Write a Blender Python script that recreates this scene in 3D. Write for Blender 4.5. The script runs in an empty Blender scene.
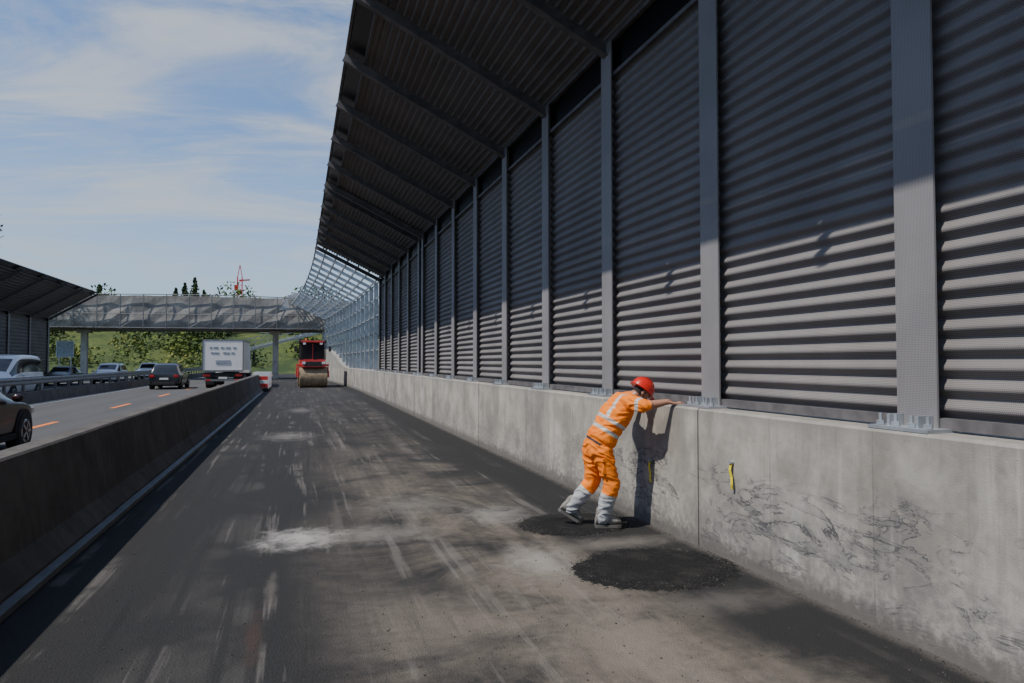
import bpy, bmesh, math, random
from mathutils import Vector, Matrix, noise
random.seed(7)
scene=bpy.context.scene
COL=scene.collection

# ------------------------------------------------------------------ helpers
class G:
    """tiny node-graph helper"""
    def __init__(s,nt): s.nt=nt
    def n(s,t,**kw):
        nd=s.nt.nodes.new(t)
        for k,v in kw.items(): setattr(nd,k,v)
        return nd
    def link(s,a,b): s.nt.links.new(a,b)
    def put(s,sock,v):
        if isinstance(v,bpy.types.NodeSocket): s.link(v,sock)
        else: sock.default_value=v
    def m(s,op,a,b=0.0,c=0.0,clamp=False):
        nd=s.n('ShaderNodeMath',operation=op); nd.use_clamp=clamp
        s.put(nd.inputs[0],a); s.put(nd.inputs[1],b); s.put(nd.inputs[2],c)
        return nd.outputs[0]
    def ss(s,v,lo,hi,a=0.0,b=1.0):
        nd=s.n('ShaderNodeMapRange',interpolation_type='SMOOTHSTEP')
        s.put(nd.inputs['Value'],v); s.put(nd.inputs['From Min'],lo); s.put(nd.inputs['From Max'],hi)
        s.put(nd.inputs['To Min'],a); s.put(nd.inputs['To Max'],b)
        return nd.outputs[0]
    def mix(s,f,a,b,bt='MIX'):
        nd=s.n('ShaderNodeMix',data_type='RGBA',blend_type=bt)
        s.put(nd.inputs[0],f)
        for so,v in ((nd.inputs[6],a),(nd.inputs[7],b)):
            if isinstance(v,(tuple,list)) and len(v)==3: v=(*v,1)
            s.put(so,v)
        return nd.outputs[2]
    def pos(s):
        return s.n('ShaderNodeNewGeometry').outputs['Position']
    def objc(s):
        return s.n('ShaderNodeTexCoord').outputs['Object']
    def scale(s,v,sc,off=(0,0,0)):
        nd=s.n('ShaderNodeMapping'); s.link(v,nd.inputs[0]); nd.inputs['Scale'].default_value=sc; nd.inputs['Location'].default_value=off
        return nd.outputs[0]
    def noise(s,v,sc,det=4,rough=.55,dist=0.0):
        nd=s.n('ShaderNodeTexNoise'); s.link(v,nd.inputs['Vector']); nd.inputs['Scale'].default_value=sc
        nd.inputs['Detail'].default_value=det; nd.inputs['Roughness'].default_value=rough; nd.inputs['Distortion'].default_value=dist
        return nd.outputs['Fac']
    def voro(s,v,sc,feat='F1'):
        nd=s.n('ShaderNodeTexVoronoi',feature=feat); s.link(v,nd.inputs['Vector']); nd.inputs['Scale'].default_value=sc
        return nd.outputs['Distance']
    def xyz(s,v):
        nd=s.n('ShaderNodeSeparateXYZ'); s.link(v,nd.inputs[0]); return nd.outputs
    def bump(s,h,st=.3,d=.01,normal=None):
        nd=s.n('ShaderNodeBump'); s.put(nd.inputs['Height'],h); nd.inputs['Strength'].default_value=st; nd.inputs['Distance'].default_value=d
        if normal is not None: s.link(normal,nd.inputs['Normal'])
        return nd.outputs[0]

def newmat(name):
    m=bpy.data.materials.new(name); m.use_nodes=True
    g=G(m.node_tree); b=m.node_tree.nodes['Principled BSDF']
    return m,g,b

def simple(name,col,rough=.6,metal=0.0,var=.25,nscale=6.0,bump=0.0,coat=0.0,spec=.5,dirt=None):
    m,g,b=newmat(name)
    v=g.objc(); f=g.noise(v,nscale,5)
    c0=tuple(max(0,x*(1-var)) for x in col); c1=tuple(min(1,x*(1+var)) for x in col)
    c=g.mix(g.ss(f,.3,.7),c0,c1)
    if dirt is not None:
        z=g.xyz(v)[2]
        f2=g.m('MULTIPLY',g.ss(z,.9,.1),g.ss(g.noise(v,3,4),.3,.75))
        c=g.mix(g.m('MULTIPLY',f2,.7),c,dirt)
    g.put(b.inputs['Base Color'],c)
    b.inputs['Roughness'].default_value=rough; b.inputs['Metallic'].default_value=metal
    b.inputs['Coat Weight'].default_value=coat; b.inputs['Specular IOR Level'].default_value=spec
    if bump>0: g.link(g.bump(g.noise(v,nscale*8,4),bump,.005),b.inputs['Normal'])
    return m

class MB:
    def __init__(s): s.v=[];s.f=[];s.m=[];s.s=[]
    def add(s,vs,fs,m=0,sm=False):
        o=len(s.v); s.v+= [tuple(v) for v in vs]
        for f in fs: s.f.append(tuple(i+o for i in f)); s.m.append(m); s.s.append(sm)
    def box(s,c,sz,m=0,M=None,taper=None):
        x,y,z=[q/2 for q in sz]; vs=[]
        for k in (-1,1):
            t=1 if (taper is None or k<0) else taper
            for (i,j) in ((-1,-1),(1,-1),(1,1),(-1,1)): vs.append(Vector((i*x*t,j*y*t,k*z)))
        if M is not None: vs=[M@v for v in vs]
        vs=[v+Vector(c) for v in vs]
        s.add(vs,[(0,3,2,1),(4,5,6,7),(0,1,5,4),(1,2,6,5),(2,3,7,6),(3,0,4,7)],m)
    def beam(s,p0,p1,w,h,m=0,up=(0,0,1)):
        p0=Vector(p0);p1=Vector(p1);d=(p1-p0).normalized();up=Vector(up)
        if abs(d.dot(up))>.99: up=Vector((1,0,0))
        a=d.cross(up).normalized();b=a.cross(d).normalized();vs=[]
        for p in (p0,p1):
            for i,j in ((-1,-1),(1,-1),(1,1),(-1,1)): vs.append(p+a*(i*w/2)+b*(j*h/2))
        s.add(vs,[(0,3,2,1),(4,5,6,7),(0,1,5,4),(1,2,6,5),(2,3,7,6),(3,0,4,7)],m)
    def tube(s,p0,p1,r0,r1=None,m=0,n=10,sm=True,caps=True):
        if r1 is None:r1=r0
        p0=Vector(p0);p1=Vector(p1);d=(p1-p0).normalized()
        up=Vector((0,0,1)) if abs(d.z)<.95 else Vector((1,0,0))
        a=d.cross(up).normalized();b=a.cross(d);vs=[]
        for p,r in ((p0,r0),(p1,r1)):
            for i in range(n):
                t=2*math.pi*i/n; vs.append(p+a*(r*math.cos(t))+b*(r*math.sin(t)))
        s.add(vs,[(i,(i+1)%n,n+(i+1)%n,n+i) for i in range(n)],m,sm)
        if caps: 
            s.add(vs[:n],[tuple(reversed(range(n)))],m); s.add(vs[n:],[tuple(range(n))],m)
    def loft(s,rings,m=0,sm=True,caps=True):
        n=len(rings[0]); vs=[v for r in rings for v in r]; fs=[]
        for k in range(len(rings)-1):
            for i in range(n): fs.append((k*n+i,k*n+(i+1)%n,(k+1)*n+(i+1)%n,(k+1)*n+i))
        s.add(vs,fs,m,sm)
        if caps: s.add(rings[0],[tuple(reversed(range(n)))],m,sm); s.add(rings[-1],[tuple(range(n))],m,sm)
    def ell(s,c,r,m=0,M=None,nu=16,nv=10,sm=True,v0=0.0,v1=math.pi):
        rings=[]
        c=Vector(c)
        for j in range(nv+1):
            t=v0+(v1-v0)*j/nv; t=min(max(t,.02),math.pi-.02); rg=[]
            for i in range(nu):
                p=2*math.pi*i/nu
                q=Vector((r[0]*math.sin(t)*math.cos(p),r[1]*math.sin(t)*math.sin(p),r[2]*math.cos(t)))
                if M is not None:q=M@q
                rg.append(q+c)
            rings.append(rg)
        s.loft(rings,m,sm)
    def obj(s,name,mats,parent=None,loc=(0,0,0),rot=0.0,bevel=0.0,recalc=True):
        me=bpy.data.meshes.new(name); me.from_pydata(s.v,[],s.f)
        for mt in mats: me.materials.append(mt)
        me.polygons.foreach_set('material_index',s.m); me.polygons.foreach_set('use_smooth',s.s)
        if recalc:
            bm=bmesh.new(); bm.from_mesh(me); bmesh.ops.recalc_face_normals(bm,faces=bm.faces); bm.to_mesh(me); bm.free()
        me.update()
        o=bpy.data.objects.new(name,me); COL.objects.link(o)
        o.location=loc; o.rotation_euler=(0,0,rot)
        if parent is not None: o.parent=parent
        if bevel>0:
            md=o.modifiers.new('bev','BEVEL'); md.width=bevel; md.segments=2; md.limit_method='ANGLE'; md.angle_limit=math.radians(40)
        return o
def empty(name,loc=(0,0,0),rot=0.0):
    e=bpy.data.objects.new(name,None); COL.objects.link(e); e.location=loc; e.rotation_euler=(0,0,rot); e.empty_display_size=.3
    return e

def wx(y):
    t=max(0.0,y-34.0); return -t*t/926.0

# ------------------------------------------------------------------ camera / light / sky
TH=math.radians(17.4)
cam=bpy.data.cameras.new('camera'); cam.lens=24; cam.sensor_width=36; cam.clip_end=4000; cam.clip_start=.05
co=bpy.data.objects.new('camera',cam); COL.objects.link(co); co.location=(0,0,1.75)
co.rotation_euler=(math.radians(91.72),0,-TH); scene.camera=co

EL=math.radians(55)
sd=Vector((1,.30,0)).normalized()*math.cos(EL); sd.z=-math.sin(EL)
sl=bpy.data.lights.new('sun','SUN'); sl.energy=5.0; sl.angle=math.radians(.5); sl.color=(1,.955,.89)
so=bpy.data.objects.new('sun',sl); COL.objects.link(so); so.rotation_euler=sd.to_track_quat('-Z','Y').to_euler(); so.location=(-20,-10,30)

w=bpy.data.worlds.new('World'); scene.world=w; w.use_nodes=True
g=G(w.node_tree); bg=w.node_tree.nodes['Background']
sky=g.n('ShaderNodeTexSky',sky_type='NISHITA'); sky.sun_disc=False; sky.sun_elevation=EL
sky.sun_rotation=math.atan2(-sd.x,-sd.y)%(2*math.pi); sky.altitude=400; sky.air_density=1.0; sky.dust_density=.8; sky.ozone_density=2.0
gen=g.n('ShaderNodeTexCoord').outputs['Generated']
x,y,z=g.xyz(gen)
zz=g.m('ADD',g.m('MAXIMUM',z,0.0),.16)
cb=g.n('ShaderNodeCombineXYZ'); g.link(g.m('DIVIDE',x,zz),cb.inputs[0]); g.link(g.m('DIVIDE',y,zz),cb.inputs[1])
rot=g.n('ShaderNodeMapping'); g.link(cb.outputs[0],rot.inputs[0]); rot.inputs['Rotation'].default_value=(0,0,math.radians(28)); rot.inputs['Scale'].default_value=(.75,1.7,1); rot.inputs['Location'].default_value=(.4,.2,0)
n1=g.noise(rot.outputs[0],1.0,10,.60,1.6); n2=g.noise(g.scale(rot.outputs[0],(.5,.4,1),(3,1,0)),1.0,3,.5,.3)
n3=g.noise(g.scale(rot.outputs[0],(.8,2.6,1),(7,2,0)),2.2,8,.62,1.2)
cl=g.m('MULTIPLY',g.ss(n1,.40,.66),g.ss(n2,.28,.52))
cl=g.m('ADD',g.m('MULTIPLY',cl,.78),g.m('MULTIPLY',g.m('MULTIPLY',g.ss(n3,.45,.70),g.ss(n2,.60,.38)),.35),clamp=True)
haze=g.ss(z,.34,0.0,0.0,.75)
c=g.mix(1.0,sky.outputs[0],(.92,1.08,1.30),'MULTIPLY')
c=g.mix(cl,c,(4.7,5.0,5.35))
c=g.mix(haze,c,(3.5,4.3,5.15))
g.link(c,bg.inputs['Color']); bg.inputs['Strength'].default_value=.15

# ------------------------------------------------------------------ materials
def mat_workroad():
    m,g,b=newmat('fresh_asphalt'); P=g.pos(); X,Y,Z=g.xyz(P)
    fine=g.noise(P,170,3,.7); med=g.noise(P,45,4,.6); big=g.noise(P,.9,5,.6)
    agg=g.voro(P,85)
    col=g.mix(g.ss(fine,.3,.72),(.015,.015,.0155),(.050,.049,.048))
    col=g.mix(g.m('MULTIPLY',g.ss(agg,.28,.05),.32),col,(.13,.125,.12))
    st=g.noise(g.scale(P,(2.6,.10,1)),1.0,5,.6,.5)
    st2=g.noise(g.scale(P,(7.5,.22,1),(5,3,0)),1.0,4,.6,.3)
    wob=g.m('MULTIPLY',g.m('SUBTRACT',g.noise(g.scale(P,(.7,.25,1)),1,3),.5),1.6)
    XX=g.m('ADD',X,wob)
    band=g.m('MULTIPLY',g.ss(XX,-.2,1.1),g.ss(XX,2.9,2.3))
    blot=g.noise(P,.6,7,.68,.8)
    broad=g.ss(blot,.36,.60)
    near=g.ss(Y,20.0,5.0,.22,1.0)
    d=g.m('MULTIPLY',g.m('MULTIPLY',band,broad),near)
    d=g.m('MULTIPLY',d,g.ss(st,.25,.62,.40,1.0))
    d=g.m('MULTIPLY',d,g.ss(g.noise(P,9,5,.7),.25,.6,.55,1.0))
    col=g.mix(g.m('MULTIPLY',d,.92),col,(.200,.170,.136))
    s=g.m('MULTIPLY',g.ss(st,.50,.62),g.ss(big,.40,.62))
    s=g.m('MULTIPLY',s,g.ss(XX,2.9,2.5))
    s=g.m('MULTIPLY',s,g.ss(XX,-1.6,.8,.25,1.0))
    col=g.mix(g.m('MULTIPLY',s,.34),col,(.19,.175,.155))
    s2=g.m('MULTIPLY',g.ss(st2,.56,.64),g.ss(big,.42,.56))
    col=g.mix(g.m('MULTIPLY',s2,.38),col,(.23,.21,.19))
    s3=g.m('MULTIPLY',g.ss(st2,.42,.34),g.ss(blot,.42,.6))
    col=g.mix(g.m('MULTIPLY',s3,.5),col,(.020,.020,.020))
    col=g.mix(g.m('MULTIPLY',g.ss(Y,6.0,30.0),.30),col,(.045,.045,.048))
    nz=g.m('MULTIPLY',g.m('SUBTRACT',g.noise(P,4.5,7,.72,.6),.5),2.1)
    def spot(cx,cy,rx,ry,strength,colr,lo=.3,hi=1.0):
        nonlocal col
        dx=g.m('DIVIDE',g.m('SUBTRACT',X,cx),rx); dy=g.m('DIVIDE',g.m('SUBTRACT',Y,cy),ry)
        r=g.m('SQRT',g.m('ADD',g.m('MULTIPLY',dx,dx),g.m('MULTIPLY',dy,dy)))
        r=g.m('ADD',r,nz)
        f=g.m('MULTIPLY',g.ss(r,hi,lo),strength)
        col=g.mix(f,col,colr)
    # dark strip by the wall
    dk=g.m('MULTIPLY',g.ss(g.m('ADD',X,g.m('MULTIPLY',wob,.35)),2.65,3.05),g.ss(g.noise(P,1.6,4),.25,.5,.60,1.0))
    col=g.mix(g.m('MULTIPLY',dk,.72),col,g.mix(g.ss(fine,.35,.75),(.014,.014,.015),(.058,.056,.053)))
    spot(.02,7.15,.45,.50,.95,(.46,.44,.41),-.1,1.15)
    spot(.75,7.1,.85,.45,.50,(.30,.28,.25),-.1,1.2)
    spot(-.18,5.6,.05,.5,.30,(.26,.23,.20),.0,1.3)
    spot(2.05,5.7,.42,.6,.75,(.34,.32,.29),-.1,1.2)
    spot(2.2,7.6,.5,.6,.55,(.34,.32,.29),-.1,1.2)
    spot(2.9,6.06,.8,.20,.70,(.20,.18,.155),-.1,1.5)
    spot(2.95,4.35,.7,.22,.50,(.18,.16,.14),-.1,1.5)
    spot(1.35,8.4,.7,.8,.45,(.27,.25,.22),-.1,1.2)
    spot(-.2,17,.7,1.2,.5,(.28,.26,.24),-.1,1.2)
    spot(.1,26,.5,1.6,.4,(.28,.26,.24),-.1,1.2)
    spot(1.9,4.0,.6,1.3,.60,(.27,.235,.19),-.1,1.3)
    spot(2.6,3.0,.5,.6,.45,(.25,.215,.175),-.1,1.3)
    spot(.9,4.6,.7,.9,.40,(.22,.19,.16),-.1,1.3)
    spot(-.25,4.7,.07,.6,.15,(.20,.10,.06),.1,1.2)
    sf=g.m('MULTIPLY',g.ss(g.m('ADD',X,g.m('MULTIPLY',nz,.08)),3.52,3.66),.5)
    col=g.mix(sf,col,(.19,.17,.15))
    g.link(col,b.inputs['Base Color']); 
    g.put(b.inputs['Roughness'],g.ss(fine,.3,.7,.75,.97)); b.inputs['Specular IOR Level'].default_value=.2
    h=g.m('ADD',g.m('MULTIPLY',g.m('SUBTRACT',1.0,agg),.6),g.m('ADD',fine,g.m('MULTIPLY',med,.8)))
    g.link(g.bump(h,.75,.012),b.inputs['Normal'])
    return m
def mat_patch():
    m,g,b=newmat('new_asphalt_patch'); P=g.pos(); f=g.noise(P,120,3,.7); a=g.voro(P,60)
    col=g.mix(g.ss(f,.35,.72),(.009,.009,.010),(.040,.039,.037))
    col=g.mix(g.m('MULTIPLY',g.ss(g.noise(P,3.5,6,.7),.46,.66),.40),col,(.08,.072,.063))
    col=g.mix(g.m('MULTIPLY',g.ss(a,.22,.05),.3),col,(.11,.105,.10))
    g.link(col,b.inputs['Base Color']); b.inputs['Roughness'].default_value=.88; b.inputs['Specular IOR Level'].default_value=.25
    g.link(g.bump(g.m('SUBTRACT',f,a),1.0,.03),b.inputs['Normal']); return m
def mat_highway():
    m,g,b=newmat('highway_asphalt'); P=g.pos(); f=g.noise(P,60,3,.7); st=g.noise(g.scale(P,(1.6,.05,1)),1,4)
    col=g.mix(g.ss(f,.3,.7),(.070,.070,.069),(.112,.110,.108))
    col=g.mix(g.m('MULTIPLY',g.ss(st,.4,.65),.35),col,(.055,.055,.055))
    g.link(col,b.inputs['Base Color']); b.inputs['Roughness'].default_value=.9; b.inputs['Specular IOR Level'].default_value=.25
    g.link(g.bump(f,.3,.01),b.inputs['Normal']); return m
def mat_concrete(name,base=(.40,.385,.35),joints=True,dark=1.0):
    m,g,b=newmat(name); P=g.pos(); X,Y,Z=g.xyz(P)
    n=g.noise(P,1.6,6,.65); n2=g.noise(P,14,5,.7); n3=g.noise(P,90,2,.6)
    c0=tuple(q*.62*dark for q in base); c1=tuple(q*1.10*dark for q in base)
    col=g.mix(g.ss(n,.30,.68),c0,c1)
    col=g.mix(g.m('MULTIPLY',g.ss(n2,.42,.70),.35),col,tuple(q*.68*dark for q in base))
    vs=g.noise(g.scale(P,(6,6,.35)),1,5,.6,.2)
    col=g.mix(g.m('MULTIPLY',g.ss(vs,.50,.66),.50),col,tuple(q*.56*dark for q in base))
    vs2=g.noise(g.scale(P,(9,9,.5),(4,2,1)),1,4,.6,.2)
    col=g.mix(g.m('MULTIPLY',g.ss(vs2,.58,.72),.45),col,tuple(min(.7,q*1.45*dark) for q in base))
    h=g.m('ADD',n3,g.m('MULTIPLY',n2,.8))
    po=g.voro(P,26); pf=g.m('MULTIPLY',g.ss(po,.13,.06),g.ss(g.noise(P,5,2),.45,.6))
    col=g.mix(g.m('MULTIPLY',pf,.7),col,(.10,.095,.09))
    if joints:
        yy=g.m('SUBTRACT',Y,5.72)
        q=g.m('DIVIDE',yy,1.04); cell=g.m('FLOOR',q)
        wn=g.n('ShaderNodeTexWhiteNoise',noise_dimensions='1D'); g.link(cell,wn.inputs['W'])
        col=g.mix(.6,col,g.mix(wn.outputs['Value'],(.68,.68,.68),(1.14,1.12,1.06)),'MULTIPLY')
        fr=g.m('ABSOLUTE',g.m('SUBTRACT',g.m('FRACT',g.m('ADD',q,.5)),.5))
        jf=g.m('MULTIPLY',g.ss(fr,.008,.003),g.ss(g.noise(g.scale(P,(1,1,1)),2.2,3),.35,.6,.25,1)); col=g.mix(g.m('MULTIPLY',jf,.5),col,(.12,.115,.105))
        h=g.m('SUBTRACT',h,g.m('MULTIPLY',jf,2.0))
        bl=g.noise(g.scale(P,(1.2,1.2,.8),(2,5,1)),1,5,.6,.6)
        col=g.mix(g.m('MULTIPLY',g.ss(bl,.50,.66),.55),col,(.21,.195,.17))
        col=g.mix(g.m('MULTIPLY',g.ss(bl,.44,.32),.4),col,(.50,.48,.43))
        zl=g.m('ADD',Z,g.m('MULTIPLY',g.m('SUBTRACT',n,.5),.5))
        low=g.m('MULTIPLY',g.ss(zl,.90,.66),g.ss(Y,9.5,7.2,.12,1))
        for (sc,off,st_,wd) in ((1.5,(0,0,0),.9,.014),(2.2,(3,7,2),.85,.014),(1.9,(8,1,5),.8,.012)):
            cr=g.noise(g.scale(P,(1,.6,2.0),off),sc,9,.62,.9)
            gate=g.ss(g.noise(g.scale(P,(1,1,1),off),1.2,3),.46,.54)
            lf=g.m('MULTIPLY',g.ss(g.m('ABSOLUTE',g.m('SUBTRACT',cr,.5)),wd,wd*.35),gate)
            lf=g.m('MULTIPLY',lf,g.m('MULTIPLY',low,g.ss(n2,.30,.5,.35,1)))
            # faint grey stain hugging one side of each line
            stn=g.m('MULTIPLY',g.m('MULTIPLY',g.ss(cr,.50,.515),g.ss(cr,.60,.52)),g.m('MULTIPLY',gate,low))
            col=g.mix(g.m('MULTIPLY',stn,.32),col,(.13,.13,.135))
            col=g.mix(g.m('MULTIPLY',lf,st_),col,(.055,.055,.06)); h=g.m('SUBTRACT',h,g.m('MULTIPLY',lf,.15))
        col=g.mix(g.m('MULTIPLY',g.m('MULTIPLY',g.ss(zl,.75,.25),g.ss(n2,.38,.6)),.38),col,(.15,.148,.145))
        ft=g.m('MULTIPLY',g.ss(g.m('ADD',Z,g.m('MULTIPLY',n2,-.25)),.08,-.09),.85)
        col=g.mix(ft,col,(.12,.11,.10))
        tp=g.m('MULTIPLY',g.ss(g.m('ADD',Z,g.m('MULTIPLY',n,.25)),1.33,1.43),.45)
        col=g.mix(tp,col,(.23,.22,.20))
    g.link(col,b.inputs['Base Color']); b.inputs['Roughness'].default_value=.88; b.inputs['Specular IOR Level'].default_value=.25
    g.link(g.bump(h,.30,.007),b.inputs['Normal']); return m
def mat_perf(name,col,rough=.45,metal=.3,sc=1.0,dots=.55):
    m,g,b=newmat(name); P=g.pos(); X,Y,Z=g.xyz(P)
    def wave(c,p): 
        return g.m('SINE',g.m('MULTIPLY',c,2*math.pi/p))
    d=g.m('MULTIPLY',wave(Y,.022*sc),wave(Z,.022*sc))
    f=g.m('MULTIPLY',g.ss(d,.1,.6),dots)
    f=g.m('ADD',f,g.m('MULTIPLY',g.ss(g.m('MULTIPLY',d,-1.0),.1,.6),dots))
    n=g.noise(P,.8,4); 
    c=g.mix(g.ss(n,.3,.7),tuple(q*.85 for q in col),tuple(q*1.12 for q in col))
    vs=g.noise(g.scale(P,(5,5,.25)),1,4); c=g.mix(g.m('MULTIPLY',g.ss(vs,.5,.7),.25),c,tuple(q*.7 for q in col))
    dz=g.noise(g.scale(P,(2,1.2,3)),2,6,.7); c=g.mix(g.m('MULTIPLY',g.ss(dz,.5,.75),.15),c,(.30,.28,.26))
    c=g.mix(f,c,tuple(q*.18 for q in col))
    g.link(c,b.inputs['Base Color']); b.inputs['Roughness'].default_value=rough; b.inputs['Metallic'].default_value=metal; b.inputs['Specular IOR Level'].default_value=.3
    return m
M_road=mat_workroad(); M_patch=mat_patch(); M_hwy=mat_highway()
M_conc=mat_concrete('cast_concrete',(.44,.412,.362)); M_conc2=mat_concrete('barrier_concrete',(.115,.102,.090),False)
M_conc3=mat_concrete('pier_concrete',(.42,.42,.40),False)
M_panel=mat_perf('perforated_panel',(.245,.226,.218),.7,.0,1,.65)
M_panelL=mat_perf('perforated_panel_far',(.11,.105,.10),.6,.0,1,0)
M_post=mat_perf('painted_post',(.275,.262,.262),.6,.0,1.0,.5)
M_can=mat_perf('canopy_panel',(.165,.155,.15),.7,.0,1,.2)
M_rib=simple('rib_steel',(.115,.108,.108),.6,.0,spec=.3)
M_galv=simple('galvanised_steel',(.42,.45,.48),.42,.55,.15,3)
M_galv2=simple('weathered_galvanised',(.16,.165,.17),.5,.4,.2,5)
M_black=simple('dark_glazing',(.006,.006,.007),.25,0,.1,spec=.25)
M_blk=simple('black_rubber',(.018,.018,.018),.8)
M_white=simple('white_paint',(.70,.70,.68),.35,0,.05,2,coat=.3,dirt=(.35,.33,.30))
M_orange_line=simple('orange_road_paint',(.75,.20,.03),.6,0,.25,12)
M_wline=simple('white_road_paint',(.5,.5,.48),.6,0,.2,12)
M_carwhite=simple('car_white',(.70,.71,.72),.25,0,.04,2,coat=.8)
M_cardark=simple('car_anthracite',(.018,.020,.024),.3,.0,.1,2,coat=.5)
M_carred=simple('car_dark_red',(.022,.005,.005),.35,.0,.1,2,coat=.25,spec=.3)
M_glass=simple('vehicle_glass',(.012,.015,.018),.06,0,.1,spec=.8)
M_red_l=simple('tail_lamp',(.45,.01,.01),.2,coat=.5)
M_head_l=simple('head_lamp',(.75,.77,.8),.1,.4,coat=.5)
M_rim=simple('alloy_rim',(.35,.36,.37),.3,.8)
M_roller=simple('roller_red',(.50,.035,.03),.4,0,.15,3,coat=.3,dirt=(.30,.2,.15))
M_drum=simple('drum_steel_dusty',(.24,.18,.11),.7,.1,.3,5)
M_yel=simple('yellow_strap',(.75,.62,.02),.6,0,.15)
M_redp=simple('red_plastic',(.60,.03,.025),.45,0,.1)
M_blue=simple('sign_grey_blue',(.22,.28,.34),.5)

# ------------------------------------------------------------------ ground & roads
m,gg,b=newmat('grass'); P=gg.pos()
c=gg.mix(gg.ss(gg.noise(P,.16,7,.65),.35,.65),(.045,.085,.016),(.15,.19,.035))
c=gg.mix(gg.m('MULTIPLY',gg.ss(gg.noise(P,2,6,.75),.42,.62),.6),c,(.030,.050,.012))
gg.link(c,b.inputs['Base Color']); b.inputs['Roughness'].default_value=.9; gg.link(gg.bump(gg.noise(P,4,6,.75),1.0,.5),b.inputs['Normal'])
M_grass=m
mb=MB(); mb.add([(-1500,-1500,-.03),(1500,-1500,-.03),(1500,1500,-.03),(-1500,1500,-.03)],[(0,1,2,3)]); mb.obj('ground',[M_grass])
mb=MB(); mb.add([(-19.3,-40,-.008),(-2.8,-40,-.008),(-2.8,125,-.008),(-19.3,125,-.008)],[(0,1,2,3)]); mb.obj('highway',[M_hwy])
mb=MB(); mb.add([(-2.8,-40,0),(3.75,-40,0),(3.75,125,0),(-2.8,125,0)],[(0,1,2,3)]); mb.obj('work_road',[M_road])
mb=MB()
yy=-16.6
while yy<110:
    mb.add([(-6.84,yy,-.003),(-6.66,yy,-.003),(-6.66,yy+3,-.003),(-6.84,yy+3,-.003)],[(0,1,2,3)],0)
    yy+=9.2
mb.add([(-3.3,-30,-.003),(-3.15,-30,-.003),(-3.15,110,-.003),(-3.3,110,-.003)],[(0,1,2,3)],0)
for xl in (-10.35,-12.4,-18.6): mb.add([(xl,-30,-.003),(xl+.14,-30,-.003),(xl+.14,110,-.003),(xl,110,-.003)],[(0,1,2,3)],1)
yy=-10
while yy<110:
    mb.add([(-15.6,yy,-.003),(-15.46,yy,-.003),(-15.46,yy+4,-.003),(-15.6,yy+4,-.003)],[(0,1,2,3)],1); yy+=10
mb.obj('lane_markings',[M_orange_line,M_wline])
def patch(cx,cy,r,seed,ry=1.0):
    mb=MB(); n=260; rings=[]
    prof=[(1.05,.001),(1.0,.006),(.93,.013),(.8,.019),(.6,.022),(.45,.020),(.42,.012),(.2,.013),(.01,.014)]
    for k,(f,h) in enumerate(prof):
        rg=[]
        for i in range(n):
            t=2*math.pi*i/n; e=max(0,(f-.55)/.5)
            q=1+.08*noise.noise(Vector((math.cos(t)*1.5+seed,math.sin(t)*1.5,seed)))+e*.06*noise.noise(Vector((math.cos(t)*6,math.sin(t)*6,seed)))+e*.06*noise.noise(Vector((math.cos(t)*22,math.sin(t)*22,seed+k*.3)))+e*.05*noise.noise(Vector((math.cos(t)*50,math.sin(t)*50,seed+k*.7)))
            rg.append((cx+r*f*q*math.cos(t),cy+r*ry*f*q*math.sin(t),h+.004*noise.noise(Vector((math.cos(t)*9*f,math.sin(t)*9*f,seed+k)))*(f<1.04)))
        rings.append(rg)
    mb.loft(rings,0,True,False)
    mb.obj('asphalt_patch',[M_patch])
PC=((2.93,5.24,.68,.82),(2.88,6.90,.60,.80))
patch(PC[0][0],PC[0][1],PC[0][2],1.3,PC[0][3]); patch(PC[1][0],PC[1][1],PC[1][2],5.7,PC[1][3])
mb=MB()
for i in range(5200):
    q=random.random()
    if q<.52:
        cx,cy,pr,pk=random.choice(PC); t=random.uniform(0,6.28); r=pr*abs(random.gauss(1.0,.08)); X=cx+r*math.cos(t); Y=cy+pk*r*math.sin(t)
    elif q<.72:
        X=3.64-abs(random.gauss(0,.07)); Y=random.uniform(2.4,14)
    else:
        X=random.uniform(-1.8,3.5); Y=random.uniform(2.6,10)
    if X>3.64: continue
    s=random.uniform(.002,.0075)
    lift=0
    for cx,cy,pr,pk in PC:
        rr=math.hypot(X-cx,(Y-cy)/pk)/pr
        if rr<.98: lift=.010 if rr>.9 else .019
    mb.box((X,Y,s*.4+lift),(s*1.3,s,s),0,Matrix.Rotation(random.uniform(0,3),3,'Z'))
mb.obj('gravel',[simple('crumbs',(.06,.056,.05),.9,0,.6,9)])

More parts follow.
